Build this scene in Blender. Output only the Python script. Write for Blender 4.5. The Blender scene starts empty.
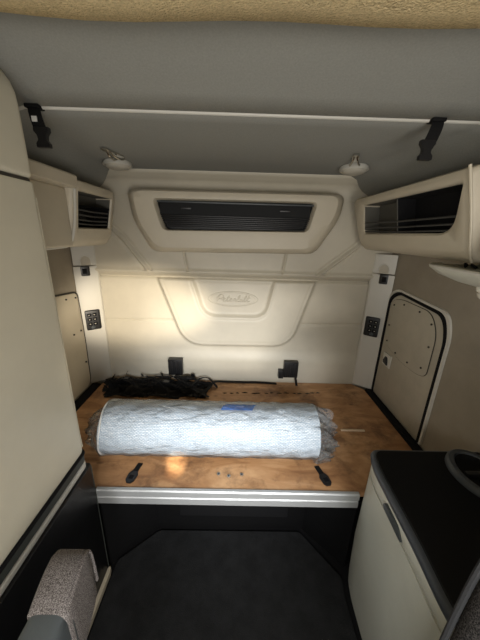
import bpy, bmesh, math, random
import numpy as np
from mathutils import Vector, Matrix
random.seed(7); rng = np.random.default_rng(5)
C = bpy.context.scene.collection
PI = math.pi

# ------------------------------------------------------------------ materials
def mat(name, col, rough=.5, metal=0., spec=.5, bump=None, var=None, **kw):
    """bump = (scale, distance); var = (scale, amount) mottles the colour."""
    m = bpy.data.materials.new(name); m.use_nodes = True
    nt = m.node_tree; b = nt.nodes['Principled BSDF']
    b.inputs['Base Color'].default_value = (*col, 1)
    b.inputs['Roughness'].default_value = rough
    b.inputs['Metallic'].default_value = metal
    b.inputs['Specular IOR Level'].default_value = spec
    for k, v in kw.items(): b.inputs[k].default_value = v
    tc = nt.nodes.new('ShaderNodeTexCoord')
    if bump:
        n = nt.nodes.new('ShaderNodeTexNoise'); n.inputs['Scale'].default_value = bump[0]
        n.inputs['Detail'].default_value = 3
        bp = nt.nodes.new('ShaderNodeBump'); bp.inputs['Distance'].default_value = bump[1]
        nt.links.new(tc.outputs['Object'], n.inputs['Vector'])
        nt.links.new(n.outputs['Fac'], bp.inputs['Height'])
        nt.links.new(bp.outputs['Normal'], b.inputs['Normal'])
    if var:
        n = nt.nodes.new('ShaderNodeTexNoise'); n.inputs['Scale'].default_value = var[0]
        n.inputs['Detail'].default_value = 5; n.inputs['Roughness'].default_value = .65
        r = nt.nodes.new('ShaderNodeValToRGB')
        lo = [max(0, c*(1-var[1])) for c in col]; hi = [min(1, c*(1+var[1])) for c in col]
        r.color_ramp.elements[0].color = (*lo, 1); r.color_ramp.elements[1].color = (*hi, 1)
        r.color_ramp.elements[0].position = .35; r.color_ramp.elements[1].position = .65
        nt.links.new(tc.outputs['Object'], n.inputs['Vector'])
        nt.links.new(n.outputs['Fac'], r.inputs['Fac'])
        nt.links.new(r.outputs['Color'], b.inputs['Base Color'])
    return m

M = {}
M['cream'] = mat('cream_plastic', (.56, .50, .39), .42, bump=(260, .0006), var=(3, .05))
M['cream_door'] = mat('cream_door', (.66, .62, .50), .5, bump=(400, .0004), var=(2.5, .05))
M['wall'] = mat('cream_vinyl', (.58, .535, .435), .45, bump=(300, .0005), var=(3, .06))
M['pillar'] = mat('pale_grey_plastic', (.61, .59, .53), .45, bump=(250, .0004))  # whitened so the light falling on the pillars sits in the colour
M['side'] = mat('taupe_vinyl', (.30, .262, .205), .7, bump=(180, .0006), var=(4, .08))
M['door'] = mat('taupe_door_skin', (.46, .42, .34), .55, bump=(180, .0005), var=(6, .08))
M['head'] = mat('grey_headliner', (.30, .30, .275), .95, spec=.1, bump=(500, .0004), var=(200, .06))
M['tan'] = mat('tan_padded_fabric', (.62, .49, .28), .95, spec=.1, bump=(250, .004), var=(170, .18))
M['pipe'] = mat('pale_piping', (.62, .60, .54), .5)
M['black'] = mat('black_plastic', (.012, .012, .013), .38, bump=(200, .0003))
M['matte'] = mat('matte_black', (.007, .007, .008), .85, spec=.2)
M['panelblack'] = mat('scuffed_black_panel', (.006, .006, .0065), .4, bump=(9, .003))
M['web'] = mat('black_webbing', (.004, .004, .0045), .8, spec=.3, bump=(500, .001))
M['mat'] = mat('charcoal_floor_mat', (.017, .0178, .019), .9, spec=.2, bump=(240, .002), var=(14, .22))
M['top'] = mat('black_worktop', (.006, .0066, .0075), .55, spec=.15, bump=(350, .0004))
M['rim'] = mat('slate_edge_rubber', (.048, .056, .068), .42)
M['gasket'] = mat('dark_green_gasket', (.055, .062, .055), .6)
M['fridge'] = mat('ivory_cabinet', (.60, .60, .52), .45, bump=(300, .0004), var=(3, .06))
M['inner'] = mat('lit_interior_grey', (.10, .095, .08), .8, bump=(90, .001))  # cabinet interior grey; in the left cabinet it paints the lit part
M['groove'] = mat('dark_groove', (.05, .045, .035), .8)
M['chrome'] = mat('chrome', (.62, .60, .55), .18, 1.)
M['screw'] = mat('dark_screw', (.05, .045, .04), .4, .7)
M['white'] = mat('white_label', (.75, .75, .72), .6)
M['knob'] = mat('clear_knob', (.6, .57, .48), .15)
M['lens'] = mat('frosted_lens', (.50, .47, .40), .35)
M['greyplastic'] = mat('slate_plastic', (.07, .08, .085), .38, bump=(150, .0004))
M['blue'] = mat('blue_print', (.01, .20, .72), .5)
M['slot_edge'] = mat('lit_slot_wood', (.66, .52, .36), .7)  # pale tone paints the light on the slot edge

def aluminium():
    m = mat('brushed_aluminium', (.52, .53, .53), .40, .5)
    nt = m.node_tree; b = nt.nodes['Principled BSDF']
    tc = nt.nodes.new('ShaderNodeTexCoord'); mp = nt.nodes.new('ShaderNodeMapping')
    mp.inputs['Scale'].default_value = (3, 200, 200)
    n = nt.nodes.new('ShaderNodeTexNoise'); n.inputs['Scale'].default_value = 4
    bp = nt.nodes.new('ShaderNodeBump'); bp.inputs['Distance'].default_value = .0008
    nt.links.new(tc.outputs['Object'], mp.inputs[0]); nt.links.new(mp.outputs[0], n.inputs['Vector'])
    nt.links.new(n.outputs['Fac'], bp.inputs['Height']); nt.links.new(bp.outputs[0], b.inputs['Normal'])
    return m
M['alu'] = aluminium()

def plywood():
    m = mat('plywood', (.4, .2, .08), .55)
    nt = m.node_tree; b = nt.nodes['Principled BSDF']; N = nt.nodes.new; L = nt.links.new
    tc = N('ShaderNodeTexCoord'); mp = N('ShaderNodeMapping'); mp.inputs['Scale'].default_value = (1.3, 4.2, 1)
    L(tc.outputs['Object'], mp.inputs[0])
    n1 = N('ShaderNodeTexNoise'); n1.inputs['Scale'].default_value = 2.1; n1.inputs['Detail'].default_value = 7
    n1.inputs['Roughness'].default_value = .6; n1.inputs['Distortion'].default_value = 1.4
    L(mp.outputs[0], n1.inputs['Vector'])
    r1 = N('ShaderNodeValToRGB'); e = r1.color_ramp.elements
    e[0].position = .30; e[0].color = (.25, .115, .048, 1); e[1].position = .70; e[1].color = (.60, .36, .185, 1)
    x = e.new(.5); x.color = (.44, .235, .105, 1)
    L(n1.outputs['Fac'], r1.inputs['Fac'])
    # knots
    v = N('ShaderNodeTexVoronoi'); v.inputs['Scale'].default_value = 5.5; v.inputs['Randomness'].default_value = 1
    mp2 = N('ShaderNodeMapping'); mp2.inputs['Scale'].default_value = (.8, 1.5, 1); L(tc.outputs['Object'], mp2.inputs[0])
    L(mp2.outputs[0], v.inputs['Vector'])
    kr = N('ShaderNodeValToRGB'); k = kr.color_ramp.elements
    k[0].position = .03; k[0].color = (1, 1, 1, 1); k[1].position = .10; k[1].color = (0, 0, 0, 1)
    L(v.outputs['Distance'], kr.inputs['Fac'])
    mx = N('ShaderNodeMix'); mx.data_type = 'RGBA'; mx.inputs['B'].default_value = (.10, .04, .015, 1)
    ml = N('ShaderNodeMath'); ml.operation = 'MULTIPLY'; ml.inputs[1].default_value = .75
    L(kr.outputs['Color'], ml.inputs[0]); L(ml.outputs[0], mx.inputs['Factor']); L(r1.outputs['Color'], mx.inputs['A'])
    # grime: stain blotches
    n2 = N('ShaderNodeTexNoise'); n2.inputs['Scale'].default_value = 7; n2.inputs['Detail'].default_value = 8
    n2.inputs['Roughness'].default_value = .7
    L(tc.outputs['Object'], n2.inputs['Vector'])
    gr = N('ShaderNodeValToRGB'); g = gr.color_ramp.elements
    g[0].position = .50; g[0].color = (0, 0, 0, 1); g[1].position = .70; g[1].color = (1, 1, 1, 1)
    L(n2.outputs['Fac'], gr.inputs['Fac'])
    m2 = N('ShaderNodeMix'); m2.data_type = 'RGBA'; m2.inputs['B'].default_value = (.13, .06, .028, 1)
    mg = N('ShaderNodeMath'); mg.operation = 'MULTIPLY'; mg.inputs[1].default_value = .9
    L(gr.outputs['Color'], mg.inputs[0]); L(mg.outputs[0], m2.inputs['Factor'])
    L(mx.outputs['Result'], m2.inputs['A']); L(m2.outputs['Result'], b.inputs['Base Color'])
    bp = N('ShaderNodeBump'); bp.inputs['Distance'].default_value = .0015
    L(n1.outputs['Fac'], bp.inputs['Height']); L(bp.outputs[0], b.inputs['Normal'])
    return m
M['ply'] = plywood()

def tweed(name, dark, light, sc=420):
    m = mat(name, dark, .95, spec=.15); nt = m.node_tree; b = nt.nodes['Principled BSDF']; N = nt.nodes.new; L = nt.links.new
    tc = N('ShaderNodeTexCoord')
    v = N('ShaderNodeTexVoronoi'); v.inputs['Scale'].default_value = sc; L(tc.outputs['Object'], v.inputs['Vector'])
    n = N('ShaderNodeTexNoise'); n.inputs['Scale'].default_value = sc*.7; n.inputs['Detail'].default_value = 4; L(tc.outputs['Object'], n.inputs['Vector'])
    r = N('ShaderNodeValToRGB'); r.color_ramp.elements[0].color = (*dark, 1); r.color_ramp.elements[1].color = (*light, 1)
    r.color_ramp.elements[0].position = .42; r.color_ramp.elements[1].position = .60
    L(n.outputs['Fac'], r.inputs['Fac']); L(r.outputs['Color'], b.inputs['Base Color'])
    bp = N('ShaderNodeBump'); bp.inputs['Distance'].default_value = .003
    L(v.outputs['Distance'], bp.inputs['Height']); L(bp.outputs[0], b.inputs['Normal'])
    return m
M['tweed'] = tweed('grey_tweed', (.10, .085, .08), (.42, .38, .36), 800)
M['tweed_dark'] = tweed('charcoal_tweed', (.018, .017, .017), (.13, .12, .115), 600)
M['tweed_edge'] = mat('charcoal_cloth', (.014, .014, .015), .9, bump=(300, .001))

def roll_mat():
    m = mat('ribbed_white_foam', (.62, .68, .74), .5); nt = m.node_tree; b = nt.nodes['Principled BSDF']; N = nt.nodes.new; L = nt.links.new
    tc = N('ShaderNodeTexCoord'); mp = N('ShaderNodeMapping'); mp.inputs['Scale'].default_value = (60, 60, 60)
    L(tc.outputs['Object'], mp.inputs[0])
    w = N('ShaderNodeTexBrick'); w.offset = .5; w.inputs['Scale'].default_value = 1; w.inputs['Mortar Size'].default_value = .10
    w.inputs['Color1'].default_value = (.70, .76, .80, 1); w.inputs['Color2'].default_value = (.86, .89, .91, 1)
    w.inputs['Mortar'].default_value = (.34, .44, .54, 1); w.inputs['Brick Width'].default_value = 1.2; w.inputs['Row Height'].default_value = .5
    uv = N('ShaderNodeUVMap'); mp.inputs['Scale'].default_value = (1, 1, 1)
    L(uv.outputs['UV'], mp.inputs[0])
    n = N('ShaderNodeTexNoise'); n.inputs['Scale'].default_value = 1.6; n.inputs['Detail'].default_value = 6; L(mp.outputs[0], n.inputs['Vector'])
    ad = N('ShaderNodeVectorMath'); ad.operation = 'ADD'; sc = N('ShaderNodeVectorMath'); sc.operation = 'SCALE'; sc.inputs['Scale'].default_value = .7
    L(n.outputs['Color'], sc.inputs[0]); L(mp.outputs[0], ad.inputs[0]); L(sc.outputs[0], ad.inputs[1])
    L(ad.outputs[0], w.inputs['Vector'])
    L(w.outputs['Color'], b.inputs['Base Color'])
    bp = N('ShaderNodeBump'); bp.inputs['Distance'].default_value = .003; L(w.outputs['Fac'], bp.inputs['Height']); bp.invert = True
    L(bp.outputs[0], b.inputs['Normal'])
    return m
M['roll'] = roll_mat()

def film():
    m = bpy.data.materials.new('clear_plastic_film'); m.use_nodes = True; nt = m.node_tree; nt.nodes.clear()
    N = nt.nodes.new; L = nt.links.new
    out = N('ShaderNodeOutputMaterial'); tr = N('ShaderNodeBsdfTransparent'); tr.inputs[0].default_value = (.98, .985, .99, 1)
    gl = N('ShaderNodeBsdfGlossy'); gl.inputs['Roughness'].default_value = .12
    df = N('ShaderNodeBsdfDiffuse'); df.inputs[0].default_value = (.85, .88, .9, 1)
    lw = N('ShaderNodeLayerWeight'); lw.inputs['Blend'].default_value = .17
    tc = N('ShaderNodeTexCoord'); mp = N('ShaderNodeMapping'); mp.inputs['Scale'].default_value = (1, 1.6, 1.6); mp.inputs['Rotation'].default_value = (0, .3, .5)
    L(tc.outputs['Object'], mp.inputs[0])
    n = N('ShaderNodeTexNoise'); n.inputs['Scale'].default_value = 16; n.inputs['Detail'].default_value = 6; n.inputs['Distortion'].default_value = 1.2
    L(mp.outputs[0], n.inputs['Vector'])
    bp = N('ShaderNodeBump'); bp.inputs['Distance'].default_value = .02; L(n.outputs['Fac'], bp.inputs['Height'])
    for s in (gl, lw): L(bp.outputs[0], s.inputs['Normal'])
    a = N('ShaderNodeMixShader'); a.inputs[0].default_value = .07; L(tr.outputs[0], a.inputs[1]); L(df.outputs[0], a.inputs[2])
    c = N('ShaderNodeMixShader'); L(lw.outputs['Fresnel'], c.inputs[0]); L(a.outputs[0], c.inputs[1]); L(gl.outputs[0], c.inputs[2])
    L(c.outputs[0], out.inputs[0])
    return m
M['film'] = film()

# ------------------------------------------------------------------ helpers
ORG = {}
def thing(name, label, cat, loc, group=None, kind=None):
    o = bpy.data.objects.new(name, None); C.objects.link(o); o.location = loc; o.empty_display_size = .05
    if label: o['label'] = label
    if cat: o['category'] = cat
    if group: o['group'] = group
    if kind: o['kind'] = kind
    ORG[o.name] = Vector(loc)
    return o

def obj(name, bm, m, parent=None, label=None, cat=None, kind=None, group=None, smooth=38, solid=None, subd=0):
    """bm is in world space; links it as one mesh object with its origin at its base (or at its parent's)."""
    bmesh.ops.recalc_face_normals(bm, faces=bm.faces) if solid != 'keep' else None
    if parent is not None: o0 = ORG[parent.name]
    elif kind == 'structure': o0 = Vector((0, 0, 0))
    else:
        vs = [v.co for v in bm.verts]
        o0 = Vector(((min(v.x for v in vs)+max(v.x for v in vs))/2, (min(v.y for v in vs)+max(v.y for v in vs))/2, min(v.z for v in vs)))
    bmesh.ops.translate(bm, verts=bm.verts, vec=-o0)
    me = bpy.data.meshes.new(name); bm.to_mesh(me); bm.free()
    for f in me.polygons: f.use_smooth = True
    me.set_sharp_from_angle(angle=math.radians(smooth))
    me.materials.append(m)
    o = bpy.data.objects.new(name, me); C.objects.link(o)
    if parent is not None: o.parent = parent
    else: o.location = o0
    ORG[o.name] = o0
    if label: o['label'] = label
    if cat and parent is None: o['category'] = cat
    if kind: o['kind'] = kind
    if group and parent is None: o['group'] = group
    if subd:
        s = o.modifiers.new('sub', 'SUBSURF'); s.levels = s.render_levels = subd
    return o

def nb(): return bmesh.new()
def merge(bm, other):
    me = bpy.data.meshes.new('t'); other.to_mesh(me); other.free(); bm.from_mesh(me); bpy.data.meshes.remove(me); return bm
def box(x0, x1, y0, y1, z0, z1, bev=0., seg=2, bm=None):
    b = nb(); bmesh.ops.create_cube(b, size=1)
    for v in b.verts:
        v.co = Vector((x0 if v.co.x < 0 else x1, y0 if v.co.y < 0 else y1, z0 if v.co.z < 0 else z1))
    if bev: bmesh.ops.bevel(b, geom=b.edges[:], offset=bev, segments=seg, affect='EDGES', profile=.6)
    return merge(bm, b) if bm is not None else b
def cyl(p, q, r0, r1=None, n=24, bm=None, bev=0):
    r1 = r0 if r1 is None else r1; p = Vector(p); q = Vector(q); d = q-p
    b = nb(); bmesh.ops.create_cone(b, cap_ends=True, segments=n, radius1=r0, radius2=r1, depth=d.length)
    if bev: bmesh.ops.bevel(b, geom=[e for e in b.edges if len(e.link_faces) == 2 and any(len(f.verts) > 4 for f in e.link_faces)], offset=bev, segments=2, affect='EDGES')
    mt = Matrix.Translation((p+q)/2) @ d.to_track_quat('Z', 'Y').to_matrix().to_4x4()
    bmesh.ops.transform(b, matrix=mt, verts=b.verts)
    return merge(bm, b) if bm is not None else b
def tube(pts, r, n=8, closed=False, bm=None, flat=None, up=None):
    """sweep a circle (or a flat strap: flat=(width, thick)) along pts"""
    b = bm if bm is not None else nb(); P = [Vector(p) for p in pts]; rings = []; m = len(P); prev = None
    for i, p in enumerate(P):
        a = P[(i-1) % m] if (closed or i > 0) else p; c = P[(i+1) % m] if (closed or i < m-1) else p
        t = (c-a); t = t.normalized() if t.length > 1e-9 else Vector((1, 0, 0))
        if up is not None: s = t.cross(Vector(up) if not callable(up) else up(i))
        elif prev is None: s = t.cross(Vector((0, 0, 1))) if abs(t.z) < .95 else t.cross(Vector((0, 1, 0)))
        else: s = prev - t*prev.dot(t)
        if s.length < 1e-6: s = t.orthogonal()
        s.normalize(); prev = s; w = t.cross(s).normalized()
        if flat: ring = [p + s*flat[0]/2*x + w*flat[1]/2*y for x, y in ((-1, -1), (1, -1), (1, 1), (-1, 1))]
        else:
            rr = r[i] if isinstance(r, (list, tuple)) else r
            ring = [p + (s*math.cos(2*PI*k/n) + w*math.sin(2*PI*k/n))*rr for k in range(n)]
        rings.append([b.verts.new(v) for v in ring])
    k = len(rings[0])
    for i in range(m if closed else m-1):
        A, B = rings[i], rings[(i+1) % m]
        for j in range(k): b.faces.new((A[j], A[(j+1) % k], B[(j+1) % k], B[j]))
    if not closed: b.faces.new(rings[0]); b.faces.new(rings[-1][::-1])
    return b
def rloop(pts, rad, k=6):
    out = []; n = len(pts); rad = rad if isinstance(rad, (list, tuple)) else [rad]*n
    for i in range(n):
        p = Vector(pts[i]); a = Vector(pts[i-1])-p; c = Vector(pts[(i+1) % n])-p
        r = min(rad[i], a.length*.48, c.length*.48); A = p+a.normalized()*r; B = p+c.normalized()*r
        for j in range(k+1):
            t = j/k; out.append(A*(1-t)**2 + p*2*t*(1-t) + B*t*t)
    return out
def loft(loops, cap0=False, cap1=False, bm=None, closed=True):
    b = bm if bm is not None else nb(); R = [[b.verts.new(v) for v in l] for l in loops]
    for A, B in zip(R, R[1:]):
        n = len(A)
        for j in range(n if closed else n-1): b.faces.new((A[j], A[(j+1) % n], B[(j+1) % n], B[j]))
    if cap0: b.faces.new(R[0])
    if cap1: b.faces.new(R[-1][::-1])
    return b
def prism(pts2, axis, a, c, bev=0, bm=None):
    """extrude a 2-D outline along an axis (x: pts are (y,z); y: (x,z); z: (x,y))"""
    f = {'x': lambda p, s: Vector((s, p[0], p[1])), 'y': lambda p, s: Vector((p[0], s, p[1])), 'z': lambda p, s: Vector((p[0], p[1], s))}[axis]
    b = loft([[f(p, a) for p in pts2], [f(p, c) for p in pts2]], True, True)
    bmesh.ops.recalc_face_normals(b, faces=b.faces)
    if bev: bmesh.ops.bevel(b, geom=[e for e in b.edges if len(e.link_faces) == 2 and e.calc_face_angle() > .8], offset=bev, segments=2, affect='EDGES')
    return merge(bm, b) if bm is not None else b
def copy_tree(o, parent=None):
    c = o.copy(); C.objects.link(c)
    if parent is not None: c.parent = parent
    for ch in [x for x in bpy.data.objects if x.parent == o]: copy_tree(ch, c)
    return c

XL, XR, YB, YF = -1.075, .99, 1.85, -.85
# ------------------------------------------------------------------ setting
obj('floor', box(XL, XR, YF, YB, -.05, 0), M['matte'], kind='structure')
obj('wall_left', box(XL-.05, XL, YF, YB, 0, 2.1), M['side'], kind='structure')
obj('wall_right', box(XR, XR+.05, YF, YB, 0, 2.1), M['side'], kind='structure')

def ceiling():
    b = nb()
    xs = [(XL, -.13), (-.95, -.115), (-.86, -.07), (-.78, -.02), (-.71, 0), (.74, 0), (.79, -.01), (.84, -.05), (.90, -.10), (XR, -.125)]
    ys = [(YF, 2.08), (.3, 2.08), (.55, 2.06), (.78, 2.01), (.94, 1.958), (1.012, 1.938), (1.02, 1.946), (1.028, 1.938), (1.10, 1.935), (1.28, 1.929), (1.45, 1.922), (YB, 1.906)]
    xr = [(XL, -.13), (-.96, -.12), (-.89, -.10), (-.82, -.04), (-.76, 0), (.60, 0), (.66, -.02), (.72, -.065), (.80, -.11), (XR, -.125)]
    g = []
    for y, z in ys:
        t = min(max((y-1.1)/.35, 0), 1)
        g.append([b.verts.new((x0+(x1-x0)*t, y, z+(d0+(d1-d0)*t)*(1 if y > .5 else .3))) for (x0, d0), (x1, d1) in zip(xs, xr)])
    for A, B in zip(g, g[1:]):
        for j in range(len(A)-1): b.faces.new((A[j], A[j+1], B[j+1], B[j]))
    r = bmesh.ops.extrude_face_region(b, geom=b.faces[:])
    bmesh.ops.translate(b, verts=[v for v in r['geom'] if isinstance(v, bmesh.types.BMVert)], vec=(0, 0, .05))
    return b
obj('ceiling', ceiling(), M['head'], kind='structure', smooth=60)
obj('trim_1', tube([(-.95, 1.02, 1.825), (-.86, 1.02, 1.869), (-.78, 1.02, 1.919), (-.71, 1.02, 1.938), (.74, 1.02, 1.938), (.79, 1.02, 1.928), (.84, 1.02, 1.889), (.90, 1.02, 1.840)], .0062), M['pipe'], kind='structure')
# padded header over the cab opening
def header():
    L = []
    for y, z in [(.10, 1.99), (.12, 1.93), (.20, 1.885), (.32, 1.868), (.42, 1.863), (.475, 1.872), (.50, 1.895), (.505, 1.93), (.49, 1.98)]:
        L.append((y+.14, z+.060))
    b = nb(); n = 24; rings = []
    for i in range(n+1):
        x = XL+(XR-XL)*i/n
        rings.append([Vector((x, y, z+.004*math.sin(x*5+y*9)+.004*math.cos(x*11))) for y, z in L])
    loft(rings, True, True, bm=b)
    return b
obj('trim_2', header(), M['tan'], kind='structure', smooth=70)

# moulded back wall as a relief
def back_wall():
    nx, nz = 420, 300
    xs = np.linspace(XL, XR, nx); zs = np.linspace(.0, 1.90, nz)
    X2, Z2 = np.meshgrid(xs, zs); k = 1.048
    X = (X2+.0202)/k-.0202; Z = 1.575+(Z2-1.575)/k          # the relief is drawn at 1/k scale
    def dist(pl):
        D = np.full(X.shape, 9.)
        for (ax, az), (bx, bz) in zip(pl, pl[1:]):
            dx, dz = bx-ax, bz-az; t = np.clip(((X-ax)*dx+(Z-az)*dz)/(dx*dx+dz*dz), 0, 1)
            D = np.minimum(D, np.hypot(X-ax-t*dx, Z-az-t*dz))
        return D
    def inside(pl):
        r = np.zeros(X.shape, bool); n = len(pl)
        for i in range(n):
            (ax, az), (bx, bz) = pl[i], pl[(i+1) % n]
            c = ((az > Z) != (bz > Z)) & (X < (bx-ax)*(Z-az)/((bz-az) or 1e-9)+ax); r ^= c
        return r
    def sm(t): t = np.clip(t, 0, 1); return t*t*(3-2*t)
    def step(pl, w):
        d = dist(pl+[pl[0]]); s = np.where(inside(pl), d, -d); return sm(s/w*.5+.5)
    H = np.zeros(X.shape)
    H += .016*sm((Z-1.300)/.022)                               # fold above the moulding
    H += .009*np.exp(-((Z-1.335)/.012)**2)
    H -= .010*np.exp(-((Z-1.292)/.008)**2)
    outer = [tuple(p) for p in rloop([Vector(p) for p in ((-.535, 1.30), (-.372, .834), (.348, .840), (.478, 1.30))], [.001, .13, .13, .001], 8)]
    H += .020*step(outer, .030)*sm((1.294-Z)/.01)
    H += .008*np.exp(-(dist(outer)/.013)**2)*(Z < 1.29)
    inner = [tuple(p) for p in rloop([Vector(p) for p in ((-.322, 1.29), (-.245, 1.034), (.172, 1.034), (.224, 1.29))], [.001, .09, .09, .001], 8)]
    H -= .018*step(inner, .028)*sm((1.294-Z)/.01)
    H += .008*np.exp(-(dist(inner)/.011)**2)*(Z < 1.28)
    up = (Z > 1.335)
    for pl in ([(-.90, 1.60), (-.80, 1.585), (-.74, 1.53), (-.594, 1.335)], [(.90, 1.62), (.80, 1.60), (.70, 1.50), (.499, 1.335)]):
        H += (.009*np.exp(-(dist(pl)/.009)**2) - .007*np.exp(-((dist(pl)-.018)/.008)**2))*up
    for pl in ([(-.375, 1.50), (-.345, 1.335)], [(.285, 1.50), (.262, 1.335)]):
        H -= .008*np.exp(-(dist(pl)/.007)**2)*up
    for x0, x1 in ((-.93, -.47), (.42, .84)):
        H -= .005*np.exp(-(dist([(x0, .99), (x1, 1.0)])/.006)**2)
    H += .012*sm((.80-Z)/.10)
    b = nb()
    V = [[b.verts.new((X2[i, j], YB-1.5*H[i, j], Z2[i, j])) for j in range(nx)] for i in range(nz)]
    for i in range(nz-1):
        for j in range(nx-1): b.faces.new((V[i][j], V[i][j+1], V[i+1][j+1], V[i+1][j]))
    # back face for thickness
    q = [b.verts.new((x, YB+.05, z)) for x, z in ((XL, 0), (XR, 0), (XR, 1.90), (XL, 1.90))]
    b.faces.new(q)
    b.faces.new([V[nz-1][j] for j in range(nx)] + [q[2], q[3]])
    b.faces.new([V[0][j] for j in range(nx)][::-1] + [q[0], q[1]])
    b.faces.new([V[i][0] for i in range(nz)] + [q[3], q[0]])
    b.faces.new([V[i][nx-1] for i in range(nz)][::-1] + [q[1], q[2]])
    return b
obj('wall_back', back_wall(), M['wall'], kind='structure', smooth=60)
# cove from the wall up to the headliner
cv = [(y+.075, z) for y, z in [(1.655, 1.905), (1.668, 1.894), (1.690, 1.884), (1.700, 1.876), (1.706, 1.874), (1.722, 1.862), (1.735, 1.842), (1.742, 1.815), (1.744, 1.785), (1.775, 1.785), (1.775, 1.925), (1.655, 1.925)]]
obj('trim_3', loft([[Vector((x, y, z)) for y, z in cv] for x in (-.90, -.3, .3, .80)], True, True), M['wall'], kind='structure', smooth=50)

# embossed badge, in handwriting
def badge():
    cx, cz, y = -.0535, 1.138, 1.85-.0065
    b = nb(); w, h = .165, .054
    ring = [Vector((cx+w*math.cos(t)*(1+.05*math.cos(2*t)), y, cz+h*math.sin(t))) for t in np.linspace(0, 2*PI, 64, endpoint=False)]
    tube(ring, .0024, 6, True, bm=b)
    ring = [Vector((cx+(w-.011)*math.cos(t), y, cz+(h-.009)*math.sin(t))) for t in np.linspace(0, 2*PI, 64, endpoint=False)]
    tube(ring, .0013, 6, True, bm=b)
    # strokes in a unit box: x 0..10, height 0..2
    S = [[(.2, .1), (.5, .9), (.75, 1.9), (.5, 1.6), (.1, 1.2), (.3, 1.7), (.9, 2.15), (1.6, 1.95), (1.6, 1.3), (.9, .95), (.6, 1.0)],  # P
         [(1.4, .55), (1.9, .65), (2.15, .95), (1.95, 1.15), (1.7, .85), (1.75, .35), (2.1, .15), (2.5, .5), (2.8, 1.0), (3.1, 1.9), (2.9, 1.2), (2.75, .4), (2.95, .15), (3.3, .5)],  # e t
         [(2.6, 1.25), (3.35, 1.3)],
         [(3.3, .5), (3.7, .7), (3.9, .98), (3.7, 1.15), (3.5, .85), (3.55, .35), (3.85, .15), (4.2, .5), (4.5, 1.05), (4.62, .95), (4.9, 1.0), (4.8, .4), (5.0, .15), (5.3, .5)],  # e r
         [(5.3, .5), (5.75, 1.3), (5.8, 2.0), (5.55, 1.6), (5.45, .6), (5.6, .15), (6.0, .2), (6.15, .65), (5.9, .95), (5.6, .7)],  # b
         [(6.15, .65), (6.5, .9), (6.45, .4), (6.6, .15), (6.95, .5)], [(6.6, 1.35), (6.64, 1.42)],  # i
         [(6.95, .5), (7.4, 1.3), (7.45, 2.0), (7.2, 1.6), (7.1, .6), (7.25, .15), (7.6, .5)],  # l
         [(7.6, .5), (8.0, 1.2), (8.15, 1.9), (7.95, 1.2), (7.9, .4), (8.1, .15), (8.6, .4)], [(7.7, 1.25), (8.6, 1.35)]]  # t
    for s in S:
        P = [Vector((cx-.118+x*.0275+z*.004, y-.001, cz-.022+z*.0235)) for x, z in s]
        Q = []
        for i in range(len(P)-1):
            p0, p1, p2, p3 = P[max(i-1, 0)], P[i], P[i+1], P[min(i+2, len(P)-1)]
            for t in (0, .25, .5, .75):
                Q.append(.5*((2*p1)+(p2-p0)*t+(2*p0-5*p1+4*p2-p3)*t*t+(3*p1-p0-3*p2+p3)*t**3))
        Q.append(P[-1]); tube(Q, .0036, 6, bm=b)
    return b
obj('embossed_badge', badge(), M['wall'], None, 'embossed cursive maker badge in an oval on the moulded back wall', 'badge')

# corner pillars: flat covers set across the corners
def lean(b, side):
    xo, xi, ni = (-1.072, -.925, -.960) if side < 0 else (.988, .840, .876)
    for v in b.verts:
        t = (v.co.x-xo)/(xi-xo); v.co.x = xo+t*(ni-xo); v.co.y += t*.085
    return b
for k, (x0, x1) in enumerate(((-1.072, -.925), (.840, .988))):
    sd = (-1, 1)[k]
    o = obj('trim_%d' % (4+k), lean(box(x0, x1, 1.737, 1.762, .506, 1.345, .006), sd), M['pillar'], kind='structure')
    obj('pillar_cap', lean(box(x0+.004, x1-.004, 1.735, 1.762, 1.350, 1.475, .008), sd), M['pillar'], o)
    xm = (x0+x1)/2+(-.005 if k else .01)
    arch = [Vector((xm-.032, 0, 1.352))]+[Vector((xm+.032*math.cos(t), 0, 1.378+.034*math.sin(t))) for t in np.linspace(PI, 0, 12)]+[Vector((xm+.032, 0, 1.352))]
    rim = [Vector((p.x, 1.733, p.z)) for p in arch]
    obj('arch_rim', lean(tube(rim, .0035, 6), sd), M['pillar'], o)
    obj('arch_recess', lean(loft([[Vector((p.x, 1.7355, p.z)) for p in arch], [Vector((p.x, 1.7335, p.z)) for p in arch]], True, True), sd), M['door'], o)
    sl = thing('belt_guide', ('black belt guide slot high on the left corner pillar', 'black belt guide slot high on the right corner pillar')[k], 'belt guide', (xm, 1.735, 1.28), 'belt guides on the corner pillars')
    xm += .008*sd
    obj('housing', lean(box(xm-.026, xm+.026, 1.724, 1.738, 1.284, 1.347, .006), sd), M['black'], sl)
    obj('slot', lean(box(xm-.014, xm+.014, 1.721, 1.7255, 1.298, 1.332, .002), sd), M['matte'], sl)
def switch_panel(cx, label, sd):
    t = thing('switch_panel', label, 'switch panel', (cx, 1.735, .91), 'switch panels on the corner pillars')
    obj('plate', lean(box(cx-.047, cx+.047, 1.724, 1.7375, .912, 1.052, .010, 3), sd), M['black'], t)
    for r in range(3):
        for c in range(2):
            x = cx-.017+c*.034; z = 1.02-r*.032
            b = obj('button', lean(box(x-.012, x+.012, 1.7185, 1.7245, z-.011, z+.011, .003), sd), M['matte'], t)
            obj('symbol', lean(box(x-.004, x+.004, 1.7175, 1.7188, z-.0025, z+.0025), sd), M['lens'], b)
    obj('dial', lean(cyl((cx, 1.7245, .932), (cx, 1.714, .932), .011, n=20), sd), M['greyplastic'], t)
switch_panel(-.990, 'black control panel of small buttons on the left corner pillar', -1)
switch_panel(.898, 'black control panel of small buttons on the right corner pillar', 1)

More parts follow.
